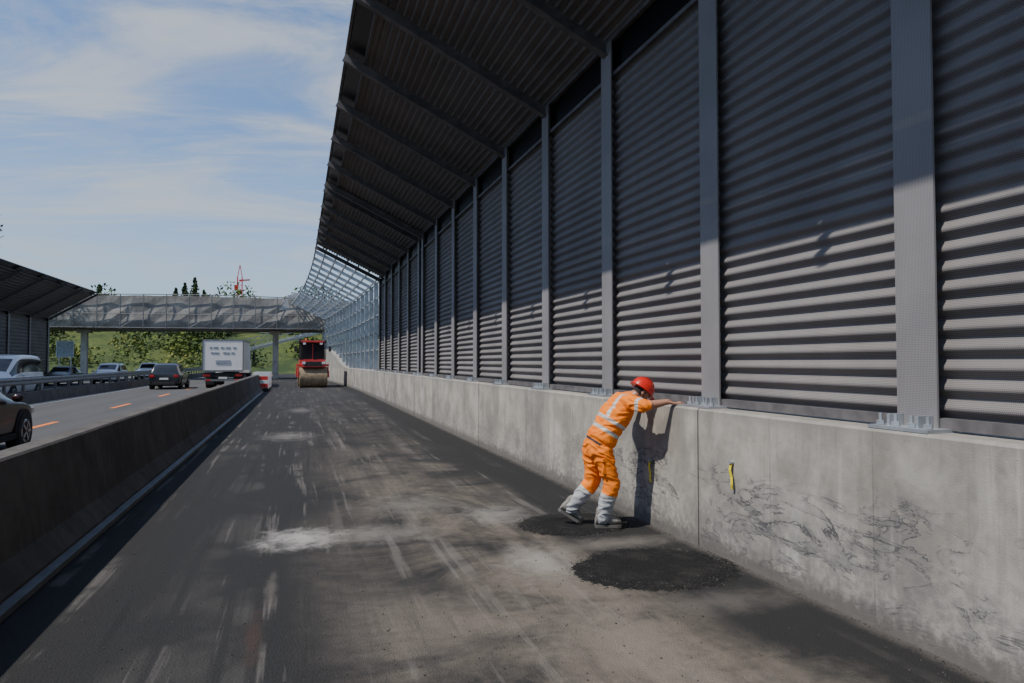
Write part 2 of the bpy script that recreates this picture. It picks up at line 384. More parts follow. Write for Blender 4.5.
# ------------------------------------------------------------------ concrete wall (right)
def wall_top(y):
    t=min(max((y-50)/16,0),1); return 1.31+1.6*t*t*(3-2*t)
edges=[-14,1.56,5.72]
y0=5.72
while y0<74: y0+=4.16; edges.append(y0)
wall=empty('concrete_retaining_wall')
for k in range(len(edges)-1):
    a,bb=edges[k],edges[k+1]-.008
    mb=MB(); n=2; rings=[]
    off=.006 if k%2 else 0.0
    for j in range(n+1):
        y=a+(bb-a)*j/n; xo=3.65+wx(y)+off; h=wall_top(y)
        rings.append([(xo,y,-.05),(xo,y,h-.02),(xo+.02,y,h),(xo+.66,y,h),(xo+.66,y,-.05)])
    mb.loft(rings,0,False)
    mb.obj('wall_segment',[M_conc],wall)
for (Y,h,x) in ((5.17,.80,3.65),(6.62,.62,3.65)):
    mb=MB(); xx=x-.012
    pts=[(xx,Y,h+.08),(xx-.015,Y+.004,h),(xx-.006,Y-.008,h-.06),(xx-.02,Y-.03,h-.12),(xx-.01,Y-.02,h-.16)]
    for p,q in zip(pts,pts[1:]): mb.beam(p,q,.028,.006,0,(1,0,0))
    mb.tube((xx-.02,Y,h+.07),(xx+.02,Y,h+.07),.016,.016,1)
    mb.beam((xx,Y+.012,h+.07),(xx-.008,Y+.02,h-.02),.02,.005,2,(1,0,0))
    mb.obj('lifting_strap',[M_yel,M_galv,M_blk])

# ------------------------------------------------------------------ steel noise barrier
def steel(name,Xw,sg,posts,He,De,curve=True,Hp=5.5,Ht=6.0,lod=8,mp=None,mc=None,zb=1.33,dark=None,pitch=.125,amp=.022):
    root=empty(name)
    def X(y,d): return Xw+(wx(y) if curve else 0)-sg*d
    pm,cm,bm_,rm=MB(),MB(),MB(),MB()
    L=math.hypot(De,He-Ht); nn=Vector((-(He-Ht),De)).normalized()
    for k in range(len(posts)-1):
        a,b2=posts[k],posts[k+1]
        isd=(dark is not None and k in dark)
        nw=int((Hp-zb)/pitch); N=nw*lod; vs=[];fs=[]
        po=random.uniform(-.006,.006)
        for i in range(N+1):
            z=zb+(Hp-zb)*i/N; ph=2*math.pi*i/lod
            d=po+amp*math.cos(ph)
            vs+=[(X(a,d),a,z),(X(b2,d),b2,z)]
            if i<N: fs.append((2*i,2*i+1,2*i+3,2*i+2))
        pm.add(vs,fs,1 if isd else 0,True)
        bm_.beam((X(a,0),a+.01,(Hp+Ht)/2+.03),(X(b2,0),b2-.01,(Hp+Ht)/2+.03),.03,Ht-Hp+.06,0)
        f0,f1=-.03,(.90)
        nw=int(L*(f1-f0)/pitch); N=nw*max(4,lod-2); vs=[];fs=[]
        for i in range(N+1):
            t=f0+(f1-f0)*i/N; ph=2*math.pi*i/max(4,lod-2); am=.026*math.cos(ph)
            d=De*t+nn.x*am; h=Ht+(He-Ht)*t+nn.y*am
            vs+=[(X(a,d),a,h),(X(b2,d),b2,h)]
            if i<N: fs.append((2*i,2*i+1,2*i+3,2*i+2))
        cm.add(vs,fs,1 if isd else 0,True)
        p=[(X(a,De*.895),a,Ht+(He-Ht)*.895),(X(b2,De*.895),b2,Ht+(He-Ht)*.895),(X(b2,De),b2,He),(X(a,De),a,He)]
        bm_.add(p,[(0,1,2,3)],0)
        for dd,hh,w_ in ((De+.02,He+.0,.05),(De*.9,Ht+(He-Ht)*.9-.05,.05),(.05,Ht-.02,.06),(.045,Hp,.05),(.05,zb+.03,.07)):
            rm.beam((X(a,dd),a+.01,hh),(X(b2,dd),b2-.01,hh),w_,w_,0)
    for y in posts:
        rm.box((X(y,.10),y,(zb+Ht-.06)/2+.0),(.016,.30,Ht-.06-zb),1)
        rm.box((X(y,-.02),y,(zb+Ht-.06)/2),(.22,.02,Ht-.06-zb),1)
        rm.box((X(y,-.14),y,(zb+Ht-.06)/2),(.016,.30,Ht-.06-zb),1)
        rm.beam((X(y,.09),y,Ht-.14),(X(y,De+.07),y,He-.13),.015,.17,0,(0,0,1))
        rm.beam((X(y,.09),y,Ht-.23),(X(y,De+.07),y,He-.22),.12,.016,0,(0,0,1))
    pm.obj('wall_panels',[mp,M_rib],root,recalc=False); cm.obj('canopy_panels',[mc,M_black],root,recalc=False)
    bm_.obj('glazing',[M_black],root,recalc=False); rm.obj('posts_and_rafters',[M_rib,M_post],root)
    return root
SP=2.33; P0=3.46
posts=[P0+SP*i for i in range(-6,9)]
yb=posts[-1]; posts+= [yb+.75]
posts+=[yb+.75+SP*i for i in range(1,6)]
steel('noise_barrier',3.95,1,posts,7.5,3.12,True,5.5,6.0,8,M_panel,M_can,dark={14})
bp=MB()
for y in posts:
    X=3.95+wx(y)
    bp.box((X-.13,y,1.322),(.30,.46,.022),0)
    bp.box((X-.17,y-.11,1.37),(.12,.02,.08),0); bp.box((X-.17,y+.11,1.37),(.12,.02,.08),0)
    for dy in (-.18,-.06,.06,.18):
        bp.tube((X-.22,y+dy,1.32),(X-.22,y+dy,1.41),.012,.012,0,8); bp.tube((X-.22,y+dy,1.335),(X-.22,y+dy,1.362),.026,.026,0,6,False)
bp.obj('base_plates',[M_galv],bpy.data.objects['noise_barrier'])

sk=MB(); yend=posts[-1]; sp=[yend+SP*i for i in range(1,17)]
def XS(y,d): return 3.95+wx(y)-d
for y in sp:
    top=6.0; zb=wall_top(y)+.02; zc=(zb+top)/2
    sk.box((XS(y,.10),y,zc),(.02,.20,top-zb),0); sk.box((XS(y,0),y,zc),(.18,.015,top-zb),0); sk.box((XS(y,-.10),y,zc),(.02,.20,top-zb),0)
    sk.beam((XS(y,.08),y,5.9),(XS(y,3.15),y,7.42),.10,.02,0); sk.beam((XS(y,.08),y,5.98),(XS(y,3.15),y,7.50),.02,.15,0); sk.beam((XS(y,.08),y,6.06),(XS(y,3.15),y,7.58),.10,.02,0)
allp=[yend]+sp
for a,b2 in zip(allp,allp[1:]):
    for t in (.0,.17,.34,.51,.68,.85,1.0):
        d=.08+3.05*t; h=6.02+1.5*t; sk.beam((XS(a,d),a,h),(XS(b2,d),b2,h),.07,.09,0)
    for h in (2.4,3.3,4.2,5.1,5.9):
        if h>wall_top(b2)+.2: sk.beam((XS(a,.0),a,h),(XS(b2,.0),b2,h),.05,.07,0)
sk.obj('steel_canopy_frame',[M_galv])

pl=[-20+4*i for i in range(22)]
r=steel('noise_barrier',-19.4,-1,pl,7.5,3.5,False,5.0,5.35,6,M_panelL,M_panelL,zb=.6,pitch=.25)
mb=MB(); mb.box((-19.5,22,.28),(.5,84,.64),0); mb.obj('plinth',[M_conc2],r)

# ------------------------------------------------------------------ left concrete safety barrier
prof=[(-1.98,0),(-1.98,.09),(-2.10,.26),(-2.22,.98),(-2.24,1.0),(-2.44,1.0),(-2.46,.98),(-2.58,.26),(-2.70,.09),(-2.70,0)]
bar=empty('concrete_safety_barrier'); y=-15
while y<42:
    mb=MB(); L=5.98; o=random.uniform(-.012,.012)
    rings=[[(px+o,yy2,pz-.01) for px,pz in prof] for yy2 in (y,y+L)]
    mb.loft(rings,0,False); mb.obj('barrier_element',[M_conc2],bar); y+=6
mb=MB(); mb.box((-1.93,13.5,.03),(.10,57,.05),0); mb.obj('foot_rail',[M_galv2],bar)
rb=empty('red_white_barricade')
for i in range(5):
    mb=MB(); y=43.3+i*1.1; x=-2.1+.0*i
    for k in range(4): mb.box((x,y,.35+.22*k),(.9,.05,.22),k%2)
    mb.box((x,y,.08),(.9,.35,.14),2); mb.box((x-.42,y,.6),(.04,.055,1.1),1); mb.box((x+.42,y,.6),(.04,.055,1.1),1)
    mb.obj('board',[M_redp,M_white,M_blk],rb)
med=empty('median_guardrail')
mb=MB(); mb.loft([[(-10.85,y,-.01),(-10.95,y,.45),(-11.35,y,.45),(-11.45,y,-.01)] for y in (-20,110)],0,False); mb.obj('concrete_base',[M_conc2],med)
mb=MB()
wv=[(0,.0),(.04,.05),(.04,.10),(0,.15),(.04,.20),(.04,.25),(0,.31)]
for sgx in (1,-1):
    vs=[];fs=[]
    for i,(dx,dz) in enumerate(wv):
        xx=-11.15+sgx*(.17+dx); vs+=[(xx,-20,.78+dz),(xx,110,.78+dz)]
        if i: fs.append((2*i-2,2*i-1,2*i+1,2*i))
    mb.add(vs,fs,0,False)
y=-20
while y<110:
    mb.box((-11.15,y,.75),(.10,.12,.62),0); mb.box((-11.15,y,.95),(.32,.06,.06),0); y+=2.0
mb.obj('rails',[M_galv2],med,recalc=False)

# ------------------------------------------------------------------ bridge
br=empty('overpass_bridge')
M_net,gn,bn=newmat('scaffold_netting'); P=gn.pos()
cc=gn.mix(gn.ss(gn.noise(gn.scale(P,(.35,.35,1.0)),1.2,5,.6,.4),.3,.7),(.17,.165,.155),(.28,.27,.25))
cc=gn.mix(gn.m('MULTIPLY',gn.ss(gn.noise(gn.scale(P,(2.0,2.0,.3)),1,4),.5,.7),.4),cc,(.12,.12,.12))
gn.link(cc,bn.inputs['Base Color']); bn.inputs['Roughness'].default_value=.95; bn.inputs['Specular IOR Level'].default_value=.2; gn.link(gn.bump(gn.noise(gn.scale(P,(1.5,1.5,.5)),1,3),.6,.12),bn.inputs['Normal'])
BY=72.0
def bz(x):
    t=(x+10)/24; return 8.10-.9*t*t
def bpt(x,dy): return BY+ .10*(x+8)*-1.0+dy
mb=MB(); rings=[]
xs=[-46+1.0*i for i in range(72)]
for xx in xs:
    zt=bz(max(min(xx,10),-30)); y0=bpt(xx,0)
    sag=.07*math.sin(xx*2.1)+.07*noise.noise(Vector((xx*.9,3,1)))
    rings.append([(xx,y0-.3,5.0+sag),(xx,y0-.42-sag,5.6),(xx,y0-.38+sag,6.5),(xx,y0-.34-sag*.8,zt-.9),(xx,y0-.30,zt+sag*.5),(xx,y0+.1,zt+.02),(xx,y0+8,zt),(xx,y0+8.2,5.6),(xx,y0+7,4.95)])
mb.loft(rings,0,False); mb.obj('wrapped_deck',[M_net],br)
mb=MB()
for i in range(0,len(xs)-2,2):
    a,b2=xs[i],xs[i+2]; ya,yb_=bpt(a,-.62),bpt(b2,-.62); za,zb2=bz(max(min(a,10),-30)),bz(max(min(b2,10),-30))
    mb.tube((a,ya,4.9),(a,ya,za+.12),.045,.045,0,6)
    for f in (5.0,6.3): mb.tube((a,ya,f),(b2,yb_,f),.035,.035,0,6)
    mb.tube((a,ya,za+.1),(b2,yb_,zb2+.1),.05,.05,0,6)
    if i%6==0: mb.tube((a,ya,5.0),(b2,yb_,6.3),.03,.03,0,6)
mb.obj('scaffold',[M_galv2],br)
mb=MB()
for px in (-19.8,-2.2):
    mb.box((px,bpt(px,2.5),2.5),(.55,.55,5.0),0); mb.box((px,bpt(px,2.5),4.75),(1.2,1.0,.35),0)
for px in (-44,24): mb.box((px,bpt(px,3),2.6),(3,6,5.3),0)
mb.obj('piers',[M_conc3],br,bevel=.05)
mb=MB(); rings=[]
for k in range(6):
    y=BY-1.0+1.0*k; rings.append([(.2+2.0*math.cos(math.pi*i/12),y,6.9+1.75*math.sin(math.pi*i/12)) for i in range(13)])
mb.loft(rings,0,True); mb.obj('arched_shelter',[simple('membrane',(.36,.37,.38),.5)],br)
mb=MB(); a=Vector((-6.5,88,3.3)); b2=Vector((4,90,6.2))
for h in (0,.5,1.0): mb.beam(a+Vector((0,0,h)),b2+Vector((0,0,h)),.08,.08,0)
mb.beam(a-Vector((0,0,.3)),b2-Vector((0,0,.3)),1.6,.3,0)
for i in range(15): q=a.lerp(b2,i/14); mb.beam(q,q+Vector((0,0,1)),.05,.05,0)
for i in (1,5,9,13): q=a.lerp(b2,i/14); mb.beam((q.x,q.y,0),q,.25,.25,0)
mb.obj('footbridge_ramp',[M_galv])

# ------------------------------------------------------------------ hill, vegetation
def hz(x,y):
    t=min(max((y-106)/30,0),1); return 7.0*t*t*(3-2*t)*(1+.5*noise.noise(Vector((x*.02,y*.02,3))))+noise.noise(Vector((x*.12,y*.12,0)))*.5*t
mb=MB(); nx,ny=110,44; vs=[];fs=[]
for j in range(ny):
    for i in range(nx):
        x=-220+ i*4; y=104+j*3.5
        vs.append((x,y,hz(x,y)-.05))
for j in range(ny-1):
    for i in range(nx-1): q=j*nx+i; fs.append((q,q+1,q+nx+1,q+nx))
mb.add(vs,fs,0,True); mb.obj('grass_embankment',[M_grass])
def leafmat(name,c0,c1):
    m,g,b=newmat(name); P=g.pos(); wn=g.noise(P,.7,4); 
    c=g.mix(g.ss(wn,.3,.7),c0,c1); g.link(c,b.inputs['Base Color']); b.inputs['Roughness'].default_value=.75
    b.inputs['Specular IOR Level'].default_value=.2
    return m
M_leaf=leafmat('spring_leaves',(.045,.080,.014),(.14,.17,.03)); M_leafd=leafmat('dark_leaves',(.018,.038,.012),(.06,.085,.024)); M_leafy=leafmat('yellow_leaves',(.10,.11,.02),(.20,.20,.04)); M_bark=simple('bark',(.09,.07,.05),.9,0,.3,8)
def leaves(mb,c,r,n,size,m=0,inner=.25):
    c=Vector(c)
    for i in range(n):
        for _ in range(20):
            p=Vector((random.uniform(-1,1),random.uniform(-1,1),random.uniform(-1,1)))
            if inner<p.length<1.0: break
        if noise.noise(Vector((p.x*2.2+c.x*.37,p.y*2.2+c.y*.41,p.z*2.2)))<-.15: continue
        q=c+Vector((p.x*r[0],p.y*r[1],p.z*r[2])); s=size*random.uniform(.5,1.2)
        u=Vector((random.gauss(0,1),random.gauss(0,1),random.gauss(0,1))).normalized(); v=u.orthogonal().normalized()
        mb.add([q-u*s,q+v*s*.6,q+u*s,q-v*s*.6],[(0,1,2,3)],m)
def treeobj(name,x,y,z0,H,R,n,size,mat):
    mb=MB(); 
    mb.tube((x,y,z0),(x+.1,y,z0+H*.45),.022*H,.014*H,1,8); mb.tube((x+.1,y,z0+H*.45),(x,y,z0+H*.9),.014*H,.003*H,1,6)
    for i in range(12):
        t=random.uniform(0,6.28); h0=z0+H*random.uniform(.3,.65); l=R*random.uniform(.6,.95)
        e=Vector((x+l*math.cos(t),y+l*math.sin(t),h0+l*random.uniform(.4,.9))); mb.tube((x,y,h0),e,.008*H,.002*H,1,5)
        leaves(mb,e,(R*.42,R*.42,R*.38),n//14,size)
    leaves(mb,(x,y,z0+H*.66),(R,R,H*.34),n//2,size)
    return mb.obj(name,[mat,M_bark],recalc=False)
treeobj('broadleaf_tree',-28.9,71,0,20,3.7,5500,.17,M_leafd)
mb=MB()
for i in range(230):
    x=random.uniform(-75,25); y=random.uniform(113,140); r=random.uniform(.8,2.2)
    if noise.noise(Vector((x*.08,y*.08,9)))<-.05: continue
    leaves(mb,(x,y,hz(x,y)+r*.7),(r*1.4,r*1.3,r),130,.34,random.choice((0,0,1,1,1,2)))
mb.obj('bushes',[M_leaf,M_leafd,M_leafy],recalc=False)
mb=MB()
for i in range(190):
    x=random.uniform(-120,45); y=random.uniform(130,170); H=random.uniform(4,7.5)
    if random.random()<.22: H=random.uniform(8.5,11.0)
    mm=random.choice((0,1,1,1,2)); cx_,cy_=x,y
    for k in range(5):
        leaves(mb,(cx_+random.uniform(-.25,.25)*H,cy_,hz(x,y)+H*random.uniform(.3,.75)),(H*.26,H*.26,H*.24),110,.36,mm)
mb.obj('distant_trees',[M_leaf,M_leafd,M_leafy],recalc=False)
def conifer(x,y,H):
    mb=MB(); z0=hz(x,y); mb.tube((x,y,z0-1),(x,y,z0+H),.25,.04,1,8)
    for k in range(24):
        f=k/24; h=z0+H*(.15+.85*f); R=(1-f)*H*.24+.15
        for j in range(10):
            t=random.uniform(0,6.28); l=R*random.uniform(.6,1.15); e=Vector((x+l*math.cos(t),y+l*math.sin(t),h-l*.3))
            leaves(mb,(Vector((x,y,h))+e)/2,(l*.55,l*.55,.28),20,.24,0,.0)
    mb.obj('conifer_tree',[M_leafd,M_bark],recalc=False)
for (u,H) in ((175,10.9),(184,11.6),(194,13.2),(203,10.2),(98,11.6)):
    zc=150+random.uniform(-3,3); xc=(u-512)/682.7*zc; X=xc*math.cos(TH)+zc*math.sin(TH); Y=zc*math.cos(TH)-xc*math.sin(TH)
    conifer(X,Y,H+7.6-hz(X,Y))

cr=MB(); zc=190; xc=(239-512)/682.7*zc; cx=xc*math.cos(TH)+zc*math.sin(TH); cy=zc*math.cos(TH)-xc*math.sin(TH)
H=26.5
for dx in (-.6,.6):
    for dy in (-.6,.6): cr.beam((cx+dx,cy+dy,0),(cx+dx,cy+dy,H-1),.22,.22,0)
k=0; h=1.0
while h<H-3.0:
    s=1 if k%2 else -1
    cr.beam((cx-.6*s,cy-.6,h),(cx+.6*s,cy-.6,h+1.7),.15,.15,0); cr.beam((cx-.6,cy-.6,h),(cx+.6,cy-.6,h),.15,.15,0); h+=1.7;k+=1
cr.beam((cx-.6,cy,H-1),(cx+.0,cy,H+2.3),.2,.2,0); cr.beam((cx+.6,cy,H-1),(cx+.0,cy,H+2.3),.2,.2,0); cr.box((cx-.9,cy,H-4),(1.0,1.1,1.4),0)
# luffing jib, pointing away
cr.beam((cx,cy,H-2),(cx+1.2,cy+20,H+.5),.4,.5,0)
cr.obj('tower_crane',[M_redp])
zc=66; xc=(65-512)/682.7*zc; sx=xc*math.cos(TH)+zc*math.sin(TH); sy=zc*math.cos(TH)-xc*math.sin(TH)
sg=MB(); sg.box((sx,sy,3.0),(1.5,.06,1.6),0); sg.box((sx,sy-.04,3.0),(1.38,.03,1.48),1)
for dx in (-.5,.5): sg.tube((sx+dx,sy+.08,0),(sx+dx,sy+.08,3.8),.05,.05,0,8)
sg.obj('traffic_sign',[M_galv,M_blue])

# ------------------------------------------------------------------ vehicles
def wheel(mb,x,y,r,wd,mt,mr,side=1):
    mb.tube((x-wd/2,y,r),(x+wd/2,y,r),r,r,mt,22)
    xo=x+side*wd/2
    mb.tube((xo,y,r),(xo+side*.012,y,r),r*.66,r*.62,mr,20)
    mb.tube((xo+side*.012,y,r),(xo+side*.016,y,r),r*.52,r*.5,mt,20)
    for k in range(5):
        t=k*2*math.pi/5; mb.beam((xo+side*.018,y,r),(xo+side*.018,y+math.cos(t)*r*.6,r+math.sin(t)*r*.6),.035*1.5,.02,mr,(1,0,0))
def car(loc,rot,paint,kind='suv',name='car'):
    e=empty(name,loc,rot)
    if kind=='suv':
        W=.93;L=4.5; S=[(-2.25,.45,.75,.80,.95,.70),(-2.20,.32,.95,.88,1.10,.76),(-2.10,.26,1.0,.91,1.28,.72),(-1.85,.24,1.02,W,1.60,.66),(-1.2,.22,1.02,W,1.67,.67),(0,.22,1.0,W,1.68,.67),(.35,.22,.99,W,1.62,.66),(1.05,.22,.97,.92,1.08,.70),(1.7,.24,.92,.90,.99,.66),(2.1,.28,.82,.85,.88,.62),(2.25,.38,.66,.74,.74,.58)]
        roof=(2,6)
    elif kind=='van':
        W=.98;L=4.9; S=[(-2.45,.45,.9,.88,1.0,.8),(-2.42,.3,1.1,.95,1.9,.80),(-2.3,.26,1.12,W,2.05,.80),(-1.2,.24,1.12,W,2.12,.81),(.3,.24,1.12,W,2.12,.81),(.8,.24,1.1,W,2.02,.79),(1.6,.24,1.05,.96,1.22,.76),(2.1,.26,.95,.93,1.05,.72),(2.4,.3,.8,.86,.88,.66),(2.46,.42,.65,.76,.72,.6)]
        roof=(1,5)
    else:
        W=.89;L=4.4; S=[(-2.2,.45,.7,.75,.85,.66),(-2.15,.30,.86,.85,.98,.70),(-1.8,.24,.92,.88,1.05,.68),(-1.1,.22,.93,W,1.38,.60),(-.5,.22,.93,W,1.45,.60),(.2,.22,.91,W,1.44,.60),(.5,.22,.90,W,1.36,.60),(1.15,.22,.88,.88,.96,.66),(1.7,.24,.83,.87,.88,.64),(2.05,.28,.74,.82,.78,.6),(2.2,.38,.6,.7,.66,.55)]
        roof=(2,6)
    mb=MB(); rings=[]
    for (y,zb,zl,hw,zt,ht) in S:
        r=[(hw*.85,zb),(hw*.98,zb+.10),(hw,zb+(zl-zb)*.55),(hw*.985,zl-.03),(hw*.955,zl),(ht+.015,zt-.07),(ht*.93,zt-.015),(ht*.5,zt+.01)]
        rings.append([(q[0],y,q[1]) for q in r]+[(-q[0],y,q[1]) for q in reversed(r)])
    n=16; vs=[v for r in rings for v in r]
    for k in range(len(S)-1):
        for i in range(n):
            f=(k*n+i,k*n+(i+1)%n,(k+1)*n+(i+1)%n,(k+1)*n+i)
            g_=0
            if i in (4,10) and roof[0]<=k<roof[1]+1 : g_=1
            steep=abs(S[k+1][4]-S[k][4])/max(.01,(S[k+1][0]-S[k][0]))
            if i in (6,7,8) and steep>.45 and max(S[k][4],S[k+1][4])>S[5][2]+.25: g_=1
            mb.f.append(f); mb.m.append(g_); mb.s.append(True)
    mb.v+=[tuple(v) for v in vs]
    mb.f.append(tuple(reversed(range(n)))); mb.m.append(0); mb.s.append(True)
    mb.f.append(tuple(range((len(S)-1)*n,len(S)*n))); mb.m.append(0); mb.s.append(True)
    ob=mb.obj('body',[paint,M_glass],e)
    md=ob.modifiers.new('sub','SUBSURF'); md.levels=2; md.render_levels=2
    wr=.36 if kind=='suv' else .32
    fy=1.38 if kind!='van' else 1.55; ry=-1.35 if kind!='van' else -1.5
    mb=MB()
    for y in (fy,ry):
        for s in (1,-1):
            mb.tube((s*(W-.20),y,wr+.02),(s*(W+.004),y,wr+.02),wr+.07,wr+.07,0,24)
            wheel(mb,s*(W-.09),y,wr,.22,0,1,s)
    mb.box((0,0,.26),(W*1.7,L*.8,.12),0)
    for s in (1,-1): 
        mb.box((s*(W-.02),.0,.30),(.05,1.9,.12),0)
        mb.ell((s*(W+.08),.75,1.05*(S[5][2])),(.10,.06,.08),2)
    mb.obj('wheels',[M_blk,M_rim,paint],e)
    mb=MB(); R=S[0][0]; F=S[-1][0]; zl=S[1][2]
    for s in (1,-1):
        mb.box((s*.70,R+.05,zl-.10),(.26,.14,.14),0); mb.box((s*.66,F-.12,zl-.22),(.30,.24,.12),1,Matrix.Rotation(-s*.35,3,'Z'))
    mb.box((0,R-.005,zl-.28),(.52,.03,.12),2); mb.box((0,F+.0,.45),(.52,.03,.12),2)
    mb.box((0,R+.03,.38),(1.3,.12,.18),3); mb.box((0,F-.02,.60),(.8,.10,.16),3); mb.box((0,F-.02,.36),(1.2,.12,.12),3)
    mb.obj('lights_and_trim',[M_red_l,M_head_l,M_white,M_blk],e,bevel=.015)
    return e
car((-8.15,50.5,0),0,M_cardark,'suv')
car((-6.2,14.8,0),0,M_carred,'suv')
car((-14.4,62,0),math.pi,M_carwhite,'suv')
car((-17.2,60.5,0),math.pi,M_cardark,'sedan')
car((-14.2,76,0),math.pi,M_carwhite,'suv')
car((-13.3,38.0,0),math.pi,M_carwhite,'van','van')

t=empty('truck',(-4.75,49.0,0))
mb=MB()
mb.box((0,3.2,2.18),(2.46,6.4,2.0),0); mb.box((0,3.2,3.21),(2.52,6.46,.06),4)
for s in (-1,1): mb.box((s*1.24,-.01,2.18),(.07,.06,2.0),4)
mb.box((0,-.02,1.16),(2.5,.08,.12),3)
for (xx,w_,zz_) in ((-.75,.16,2.7),(-.45,.3,2.7),(-.05,.22,2.7),(.3,.3,2.7),(.7,.2,2.7),(-.5,.5,2.35),(.2,.4,2.35),(.6,.2,2.35)): mb.box((xx,-.015,zz_),(w_,.02,.12),5)
mb.box((0,-.02,1.75),(.9,.03,.25),5)
mb.obj('box_body',[M_white,M_blk,M_red_l,M_galv2,M_galv2,simple('lettering_grey',(.25,.28,.33),.5)],t,bevel=.02)
mb=MB()
mb.box((0,4.5,.88),(.9,9,.28),1); mb.box((0,.05,.55),(2.3,.12,.14),3); mb.box((0,.1,.88),(2.3,.10,.30),1)
for s in (-1,1):
    mb.box((s*.98,.02,.88),(.42,.05,.15),2); mb.box((s*.85,1.0,.62),(.55,.03,.75),1); mb.box((s*.9,.0,.55),(.3,.04,.1),2)
    for yy_ in (1.7,3.0,8.1):
        mb.tube((s*.70,yy_,.5),(s*1.2,yy_,.5),.5,.5,1,24); mb.tube((s*1.2,yy_,.5),(s*1.22,yy_,.5),.3,.28,3,16)
mb.box((0,.0,.70),(.52,.03,.12),0)
mb.obj('chassis',[M_white,M_blk,M_red_l,M_galv2],t)
mb=MB(); mb.box((0,8.2,1.95),(2.4,2.1,2.1),0); mb.box((0,9.27,2.25),(2.1,.06,.8),1); mb.box((0,8.4,2.3),(2.43,1.0,.7),1); mb.box((0,9.25,.85),(2.4,.3,.5),2)
for s in (-1,1): mb.box((s*1.38,9.1,2.2),(.16,.1,.6),2)
mb.obj('cab',[M_white,M_glass,M_blk],t,bevel=.06)

t=empty('road_roller',(.95,50.8,0),math.pi); t.rotation_euler=(0,0,math.pi+.03); t.scale=(1.03,1.03,1.12)
mb=MB()
for y in (1.75,-1.75):
    mb.tube((-.88,y,.62),(.88,y,.62),.62,.62,0,40); 
    for s in (-1,1): mb.tube((s*.88,y,.62),(s*.90,y,.62),.5,.48,0,30)
mb.obj('drums',[M_drum],t)
mb=MB()
for y in (1.75,-1.75):
    for s in (-1,1):
        mb.box((s*.96,y,.82),(.10,.95,.42),0); mb.box((s*.96,y*.72,1.1),(.10,.8,.3),0)
    mb.box((0,y*1.0,1.36),(2.02,.30,.14),0)
mb.box((0,1.75,1.45),(1.5,1.25,.42),0); mb.box((0,-1.75,1.5),(1.6,1.4,.55),0)
mb.box((0,0,.95),(1.2,1.9,.55),1); mb.box((0,2.39,1.45),(1.1,.03,.26),1)
for s in (-1,1): mb.box((s*.62,2.40,1.50),(.20,.05,.14),2); mb.box((s*.86,.95,2.35),(.05,.05,1.3),1)
mb.obj('frame_and_hoods',[M_roller,M_blk,M_head_l],t,bevel=.05)
mb=MB()
mb.box((0,0,1.48),(1.62,1.8,.5),0); mb.box((0,0,2.2),(1.52,1.66,1.05),1)
for s in (-1,1):
    for q in (-1,1): mb.beam((s*.78,q*.86,1.7),(s*.74,q*.8,2.78),.09,.09,2)
    mb.box((s*.02+s*.38,.0,2.2),(.03,1.7,1.0),2)
mb.box((0,0,2.84),(1.8,2.1,.14),2); mb.box((0,1.06,2.84),(1.5,.03,.10),0)
mb.tube((.4,.3,2.9),(.4,.3,3.06),.08,.07,3,12)
mb.box((0,.86,2.25),(.04,.03,1.0),0)
for s in (-1,1): mb.beam((s*.8,.9,2.6),(s*1.1,1.1,2.55),.03,.03,2); mb.box((s*1.12,1.12,2.38),(.18,.05,.32),2); mb.box((s*.55,1.08,2.70),(.18,.06,.12),4)
mb.obj('cab',[M_roller,M_glass,M_blk,M_orange_line,M_head_l],t,bevel=.03)

# ------------------------------------------------------------------ worker
V=Vector
def ring(c,axis,a,b,adir,n=18):
    axis=V(axis).normalized(); ad=V(adir); ad=(ad-axis*ad.dot(axis)).normalized(); bd=axis.cross(ad)
    return [V(c)+ad*(a*math.cos(2*math.pi*i/n))+bd*(b*math.sin(2*math.pi*i/n)) for i in range(n)]
def limb(mb,pts,rad,adir=(1,0,0),n=18):
    pts=[V(p) for p in pts]; rings=[]
    for i,p in enumerate(pts):
        ax=(pts[min(i+1,len(pts)-1)]-pts[max(i-1,0)]).normalized()
        a,b=rad[i] if isinstance(rad[i],(tuple,list)) else (rad[i],rad[i])
        if i==0:
            for f,g2 in ((-.9,.35),(-.6,.75)): rings.append(ring(p+ax*f*min(a,b),ax,a*g2,b*g2,adir,n))
        rings.append(ring(p,ax,a,b,adir,n))
        if i==len(pts)-1:
            for f,g2 in ((.6,.75),(.9,.35)): rings.append(ring(p+ax*f*min(a,b),ax,a*g2,b*g2,adir,n))
    mb.loft(rings,0,True)
def sub(p,q,n): return [V(p).lerp(V(q),i/n) for i in range(n+1)]
pel=V((3.04,6.67,.855)); wai=V((3.105,6.655,.99)); che=V((3.22,6.625,1.175)); upp=V((3.32,6.60,1.320)); nek=V((3.41,6.585,1.385)); hed=V((3.50,6.57,1.425))
shR=V((3.31,6.435,1.335)); elR=V((3.37,6.245,1.30)); wrR=V((3.60,6.17,1.345))
shL=V((3.35,6.79,1.335)); elL=V((3.45,6.93,1.27)); wrL=V((3.62,6.80,1.345))
hiR=V((3.05,6.585,.82)); knR=V((3.145,6.54,.47)); anR=V((3.065,6.61,.12))
hiL=V((3.02,6.755,.82)); knL=V((3.035,6.78,.47)); anL=V((2.82,6.87,.19))
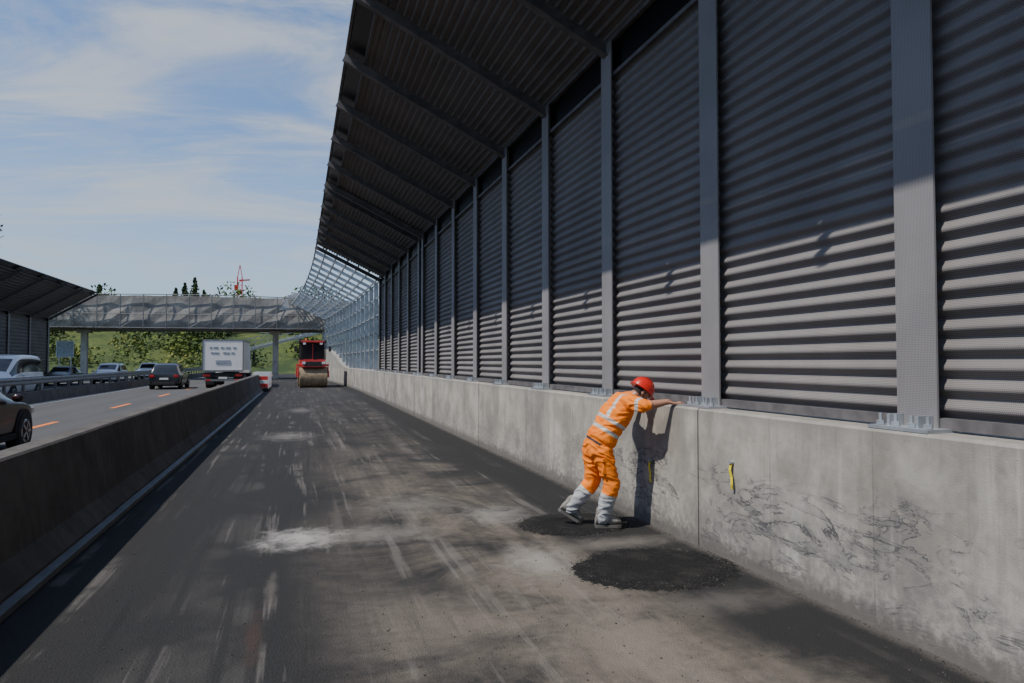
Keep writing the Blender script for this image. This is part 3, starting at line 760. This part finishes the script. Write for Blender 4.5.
def remesh(mb,name,voxel,mats,parent,smooth=4,assign=None,disp=None):
    o=mb.obj(name+'_src',mats,None)
    md=o.modifiers.new('r','REMESH'); md.mode='VOXEL'; md.voxel_size=voxel; md.use_smooth_shade=True
    if smooth:
        ms=o.modifiers.new('s','SMOOTH'); ms.iterations=smooth; ms.factor=.5
    dg=bpy.context.evaluated_depsgraph_get(); dg.update()
    me=bpy.data.meshes.new_from_object(o.evaluated_get(dg)); me.name=name
    bpy.data.objects.remove(o)
    me.materials.clear()
    for mt in mats: me.materials.append(mt)
    if disp:
        me.update(); ns=[v.normal.copy() for v in me.vertices]
        for v,nn in zip(me.vertices,ns): v.co=v.co+nn*disp(v.co)
    for p in me.polygons:
        p.use_smooth=True
        if assign: p.material_index=assign(p.center)
    o2=bpy.data.objects.new(name,me); COL.objects.link(o2); o2.parent=parent
    return o2
M_hivis=simple('hivis_orange_cloth',(.95,.22,.014),.9,0,.10,9,.3,spec=.2)
M_refl=simple('reflective_tape',(.50,.50,.45),.45,0,.08,20)
M_greyc=simple('grey_cloth',(.34,.35,.36),.9,0,.25,14,.3)
M_skin=simple('skin',(.36,.17,.11),.55,0,.12,14)
M_boot=simple('dusty_boot',(.20,.185,.165),.85,0,.35,18,.4)
M_belt=simple('dark_belt',(.02,.02,.022),.7)
M_hair=simple('dark_hair',(.02,.014,.01),.8)
M_helm=simple('red_helmet',(.62,.02,.012),.3,0,.06,4,coat=.5)
man=empty('construction_worker')
b_=MB()
limb(b_,[pel+V((0,0,-.04)),pel,wai,che,upp,nek],[(.122,.160),(.134,.178),(.142,.176),(.160,.198),(.128,.175),(.060,.068)])
limb(b_,[pel.lerp(wai,.62),wai.lerp(che,.18)],[(.158,.196),(.150,.184)],n=28)
limb(b_,[pel+V((-.045,-.07,-.045)),pel+V((-.045,-.07,.02))],[.088,.085]); limb(b_,[pel+V((-.045,.07,-.045)),pel+V((-.045,.07,.02))],[.088,.085])
limb(b_,[upp+V((-.02,0,0)),shR],[.10,.085]); limb(b_,[upp+V((-.02,0,0)),shL],[.10,.085])
limb(b_,[nek,hed-V((0.01,0,.01))],[.058,.056])
limb(b_,sub(shR,elR,3),[.082,.078,.074,.068]); limb(b_,sub(shL,elL,3),[.082,.078,.074,.068])
limb(b_,sub(elR,wrR,4),[.047,.047,.042,.035,.029]); limb(b_,sub(elL,wrL,4),[.047,.047,.042,.035,.029])
for hi,kn,an in ((hiR,knR,anR),(hiL,knL,anL)):
    limb(b_,sub(hi,kn,4),[.115,.110,.100,.090,.084]); limb(b_,sub(kn,an+V((0,0,-.01)),4),[.084,.086,.082,.078,.074])
def segd(p,a,b):
    t=max(0,min(1,(p-a).dot(b-a)/(b-a).length_squared)); return (p-a.lerp(b,t)).length,t
def asg(p):
    cand=[]
    for nm,a,b,r in (('ar',elR,wrR,.05),('al',elL,wrL,.05),('ur',shR,elR,.08),('ul',shL,elL,.08),('t1',pel,wai,.15),('t2',wai,che,.17),('t3',che,upp,.16),('nk',nek,hed,.06),('tR',hiR,knR,.10),('tL',hiL,knL,.10),('cR',knR,anR,.08),('cL',knL,anL,.08)):
        d,t=segd(p,a,b); cand.append((d/r,nm,t))
    cand.sort(); _,nm,t=cand[0]
    if nm in('ar','al'): return 3 if t>.06 else 0
    if nm in('ur','ul'): return 1 if .62<t<.85 else 0
    if nm=='nk': return 3 if t>.25 else 0
    ax=(upp-pel).normalized(); h=(p-pel).dot(ax)
    if nm in('t1','t2','t3'):
        if .020<h<.045 : return 5
        if .17<h<.210 or .285<h<.322: return 1
        if h>.33 and (.085<abs(p.y-6.62)<.120): return 1
        return 0
    if nm in('cR','cL'):
        if .02<t<.13: return 1
        if .28<t<.38: return 1
        return 2 if t>.36 else 0
    return 0
def folds(c):
    k=1.0
    if c.z>1.26 and c.x>3.43: k=.1
    w_=noise.noise(V((c.x*5+3,c.y*5,c.z*7)))*.4
    r1=1-abs(noise.noise(V((c.x*6+w_,c.y*6,c.z*17+w_*4+c.x*6))))*2.4
    return k*(.012*max(-.6,r1-.45)+.005*noise.noise(V((c.x*12,c.y*12,c.z*30))))
remesh(b_,'body',.0068,[M_hivis,M_refl,M_greyc,M_skin,M_boot,M_belt],man,5,asg,folds)
mb=MB()
mb.box(hiR+V((.03,-.100,-.16)),(.13,.02,.16),0,Matrix.Rotation(.2,3,'Y')); mb.box(hiR+V((.02,-.110,-.095)),(.135,.02,.045),0,Matrix.Rotation(.2,3,'Y'))
mb.obj('trouser_pockets',[M_hivis],man,bevel=.008)
def boot(an,d,pitch,name):
    d=V(d).normalized(); mb=MB(); sd_=V((-d.y,d.x,0)); R=Matrix.Rotation(pitch,3,sd_)
    def T(a,b,c): return an+R@(d*a+sd_*b+V((0,0,c)))
    prof=[(-.085,.030,.035),(-.07,.040,.065),(-.03,.042,.080),(.03,.043,.072),(.09,.048,.052),(.14,.050,.042),(.175,.040,.034),(.19,.022,.022)]
    rings=[]
    for (a,bw,h) in prof:
        rings.append([T(a,bw*math.cos(t)*(1.0),-.065+h*(.9+math.sin(t)*.9) -.02) for t in [2*math.pi*i/16 for i in range(16)]])
    mb.loft(rings,0,True)
    limb(mb,[T(-.02,0,-.02),T(-.02,0,.06)],[.050,.056],d)
    rings=[]
    for (a,bw,h) in prof: rings.append([T(a*1.03,bw*1.1,-.115),T(a*1.03,bw*1.1,-.085),T(a*1.03,-bw*1.1,-.085),T(a*1.03,-bw*1.1,-.115)])
    mb.loft(rings,1,False)
    for k in range(4): mb.beam(T(.03+.022*k,-.025,.02-.014*k),T(.03+.022*k,.025,.02-.014*k),.008,.008,1)
    mb.obj(name,[M_boot,simple('sole',(.10,.095,.085),.9)],man)
boot(V((3.07,6.60,.133)),(1,-.25,0),0,'right_boot'); boot(V((2.815,6.87,.205)),(1,-.25,0),math.radians(32),'left_boot')
Ry=Matrix.Rotation(math.radians(48),3,'Y')
def H(a,b,c): return hed+Ry@V((a,b,c))
mb=MB()
mb.ell(hed+Ry@V((0,0,.03)),(.098,.077,.105),0,Ry,20,14)
mb.ell(H(.03,0,-.045),(.066,.056,.070),0,Ry)
mb.ell(H(.075,0,-.085),(.024,.028,.02),0,Ry)
limb(mb,[H(.088,0,.02),H(.108,0,-.018)],[.011,.017])
mb.ell(H(.098,0,-.055),(.012,.026,.007),0,Ry); mb.ell(H(.096,0,-.066),(.012,.022,.008),0,Ry)
mb.ell(H(.088,0,.040),(.014,.055,.010),0,Ry)
for s in (-1,1): mb.ell(H(-.005,s*.078,-.005),(.020,.010,.034),0,Ry)
limb(mb,[H(-.02,0,-.05),V(nek)],[.055,.06])
remesh(mb,'head',.0045,[M_skin,M_hair],man,2,lambda c:1 if ((Ry.transposed()@(c-hed)).x<.0 and (Ry.transposed()@(c-hed)).z>-.045 and abs((Ry.transposed()@(c-hed)).y)<.080) else 0)
mb=MB()
for s in (-1,1):
    mb.ell(H(.083,s*.031,.012),(.011,.014,.010),0,Ry,12,8); mb.ell(H(.092,s*.031,.012),(.004,.006,.006),1,Ry,10,6); mb.ell(H(.092,s*.031,.036),(.006,.020,.005),1,Ry,10,6)
mb.obj('eyes',[simple('eye_white',(.6,.58,.55),.3),M_hair],man)
Rh=Matrix.Rotation(math.radians(38),3,'Y')
hc=hed+Rh@V((-.005,0,.040))
mb=MB()
rings=[]
for (z,r) in ((-.012,1.03),(.0,1.02),(.03,1.0),(.06,.93),(.085,.80),(.105,.60),(.118,.35),(.122,.05)):
    rings.append([hc+Rh@V((.132*r*math.cos(t),.108*r*math.sin(t),z)) for t in [2*math.pi*i/28 for i in range(28)]])
mb.loft(rings,0,True)
rings=[]
for (z,k) in ((-.004,1.0),(-.010,1.14),(-.016,1.14),(-.016,.98)):
    rr=[]
    for i in range(28):
        t=2*math.pi*i/28; ex=.045*max(0,math.cos(t))**2*(k>1.05)
        rr.append(hc+Rh@V(((.132*k+ex)*math.cos(t),.108*k*math.sin(t),z-ex*.25)))
    rings.append(rr)
mb.loft(rings,0,True,False)
for yo in (-.03,0,.03):
    pts=[hc+Rh@V((.123*math.cos(a),yo,.01+.116*math.sin(a))) for a in [math.radians(25+13*i) for i in range(11)]]
    for p,q in zip(pts,pts[1:]): mb.tube(p,q,.007,.007,0,6)
mb.tube(hc+Rh@V((.01,-.108,-.01)),H(.05,-.04,-.10),.004,.004,1,6); mb.tube(hc+Rh@V((.01,.108,-.01)),H(.05,.04,-.10),.004,.004,1,6)
mb.obj('helmet',[M_helm,M_belt],man)
def hand(wr,d,side,name):
    d=V(d).normalized(); sdv=V((-d.y,d.x,0))*side
    mb=MB()
    def T(a,b,c): return V((wr.x,wr.y,0))+d*a+sdv*b+V((0,0,c))
    limb(mb,[wr-d*.02,T(.03,0,1.337)],[(.022,.028),(.017,.036)],(0,0,1))
    limb(mb,[T(.03,0,1.333),T(.085,0,1.328)],[(.016,.038),(.013,.042)],(0,0,1))
    for k,(b,l) in enumerate(((.030,.070),(.010,.080),(-.010,.074),(-.029,.058))):
        sp_=b*1.25
        limb(mb,[T(.09,b,1.330),T(.09+l*.42,sp_,1.340),T(.09+l*.75,sp_*1.05,1.330),T(.09+l,sp_*1.1,1.320)],[.0095,.009,.0085,.0075],(0,0,1),10)
    limb(mb,[T(.03,.030,1.328),T(.055,.058,1.326),T(.085,.068,1.322)],[.013,.011,.009],(0,0,1),10)
    remesh(mb,name,.0035,[M_skin],man,1)
hand(wrR,(.96,-.28,0),1,'right_hand'); hand(wrL,(1,-.05,0),-1,'left_hand')
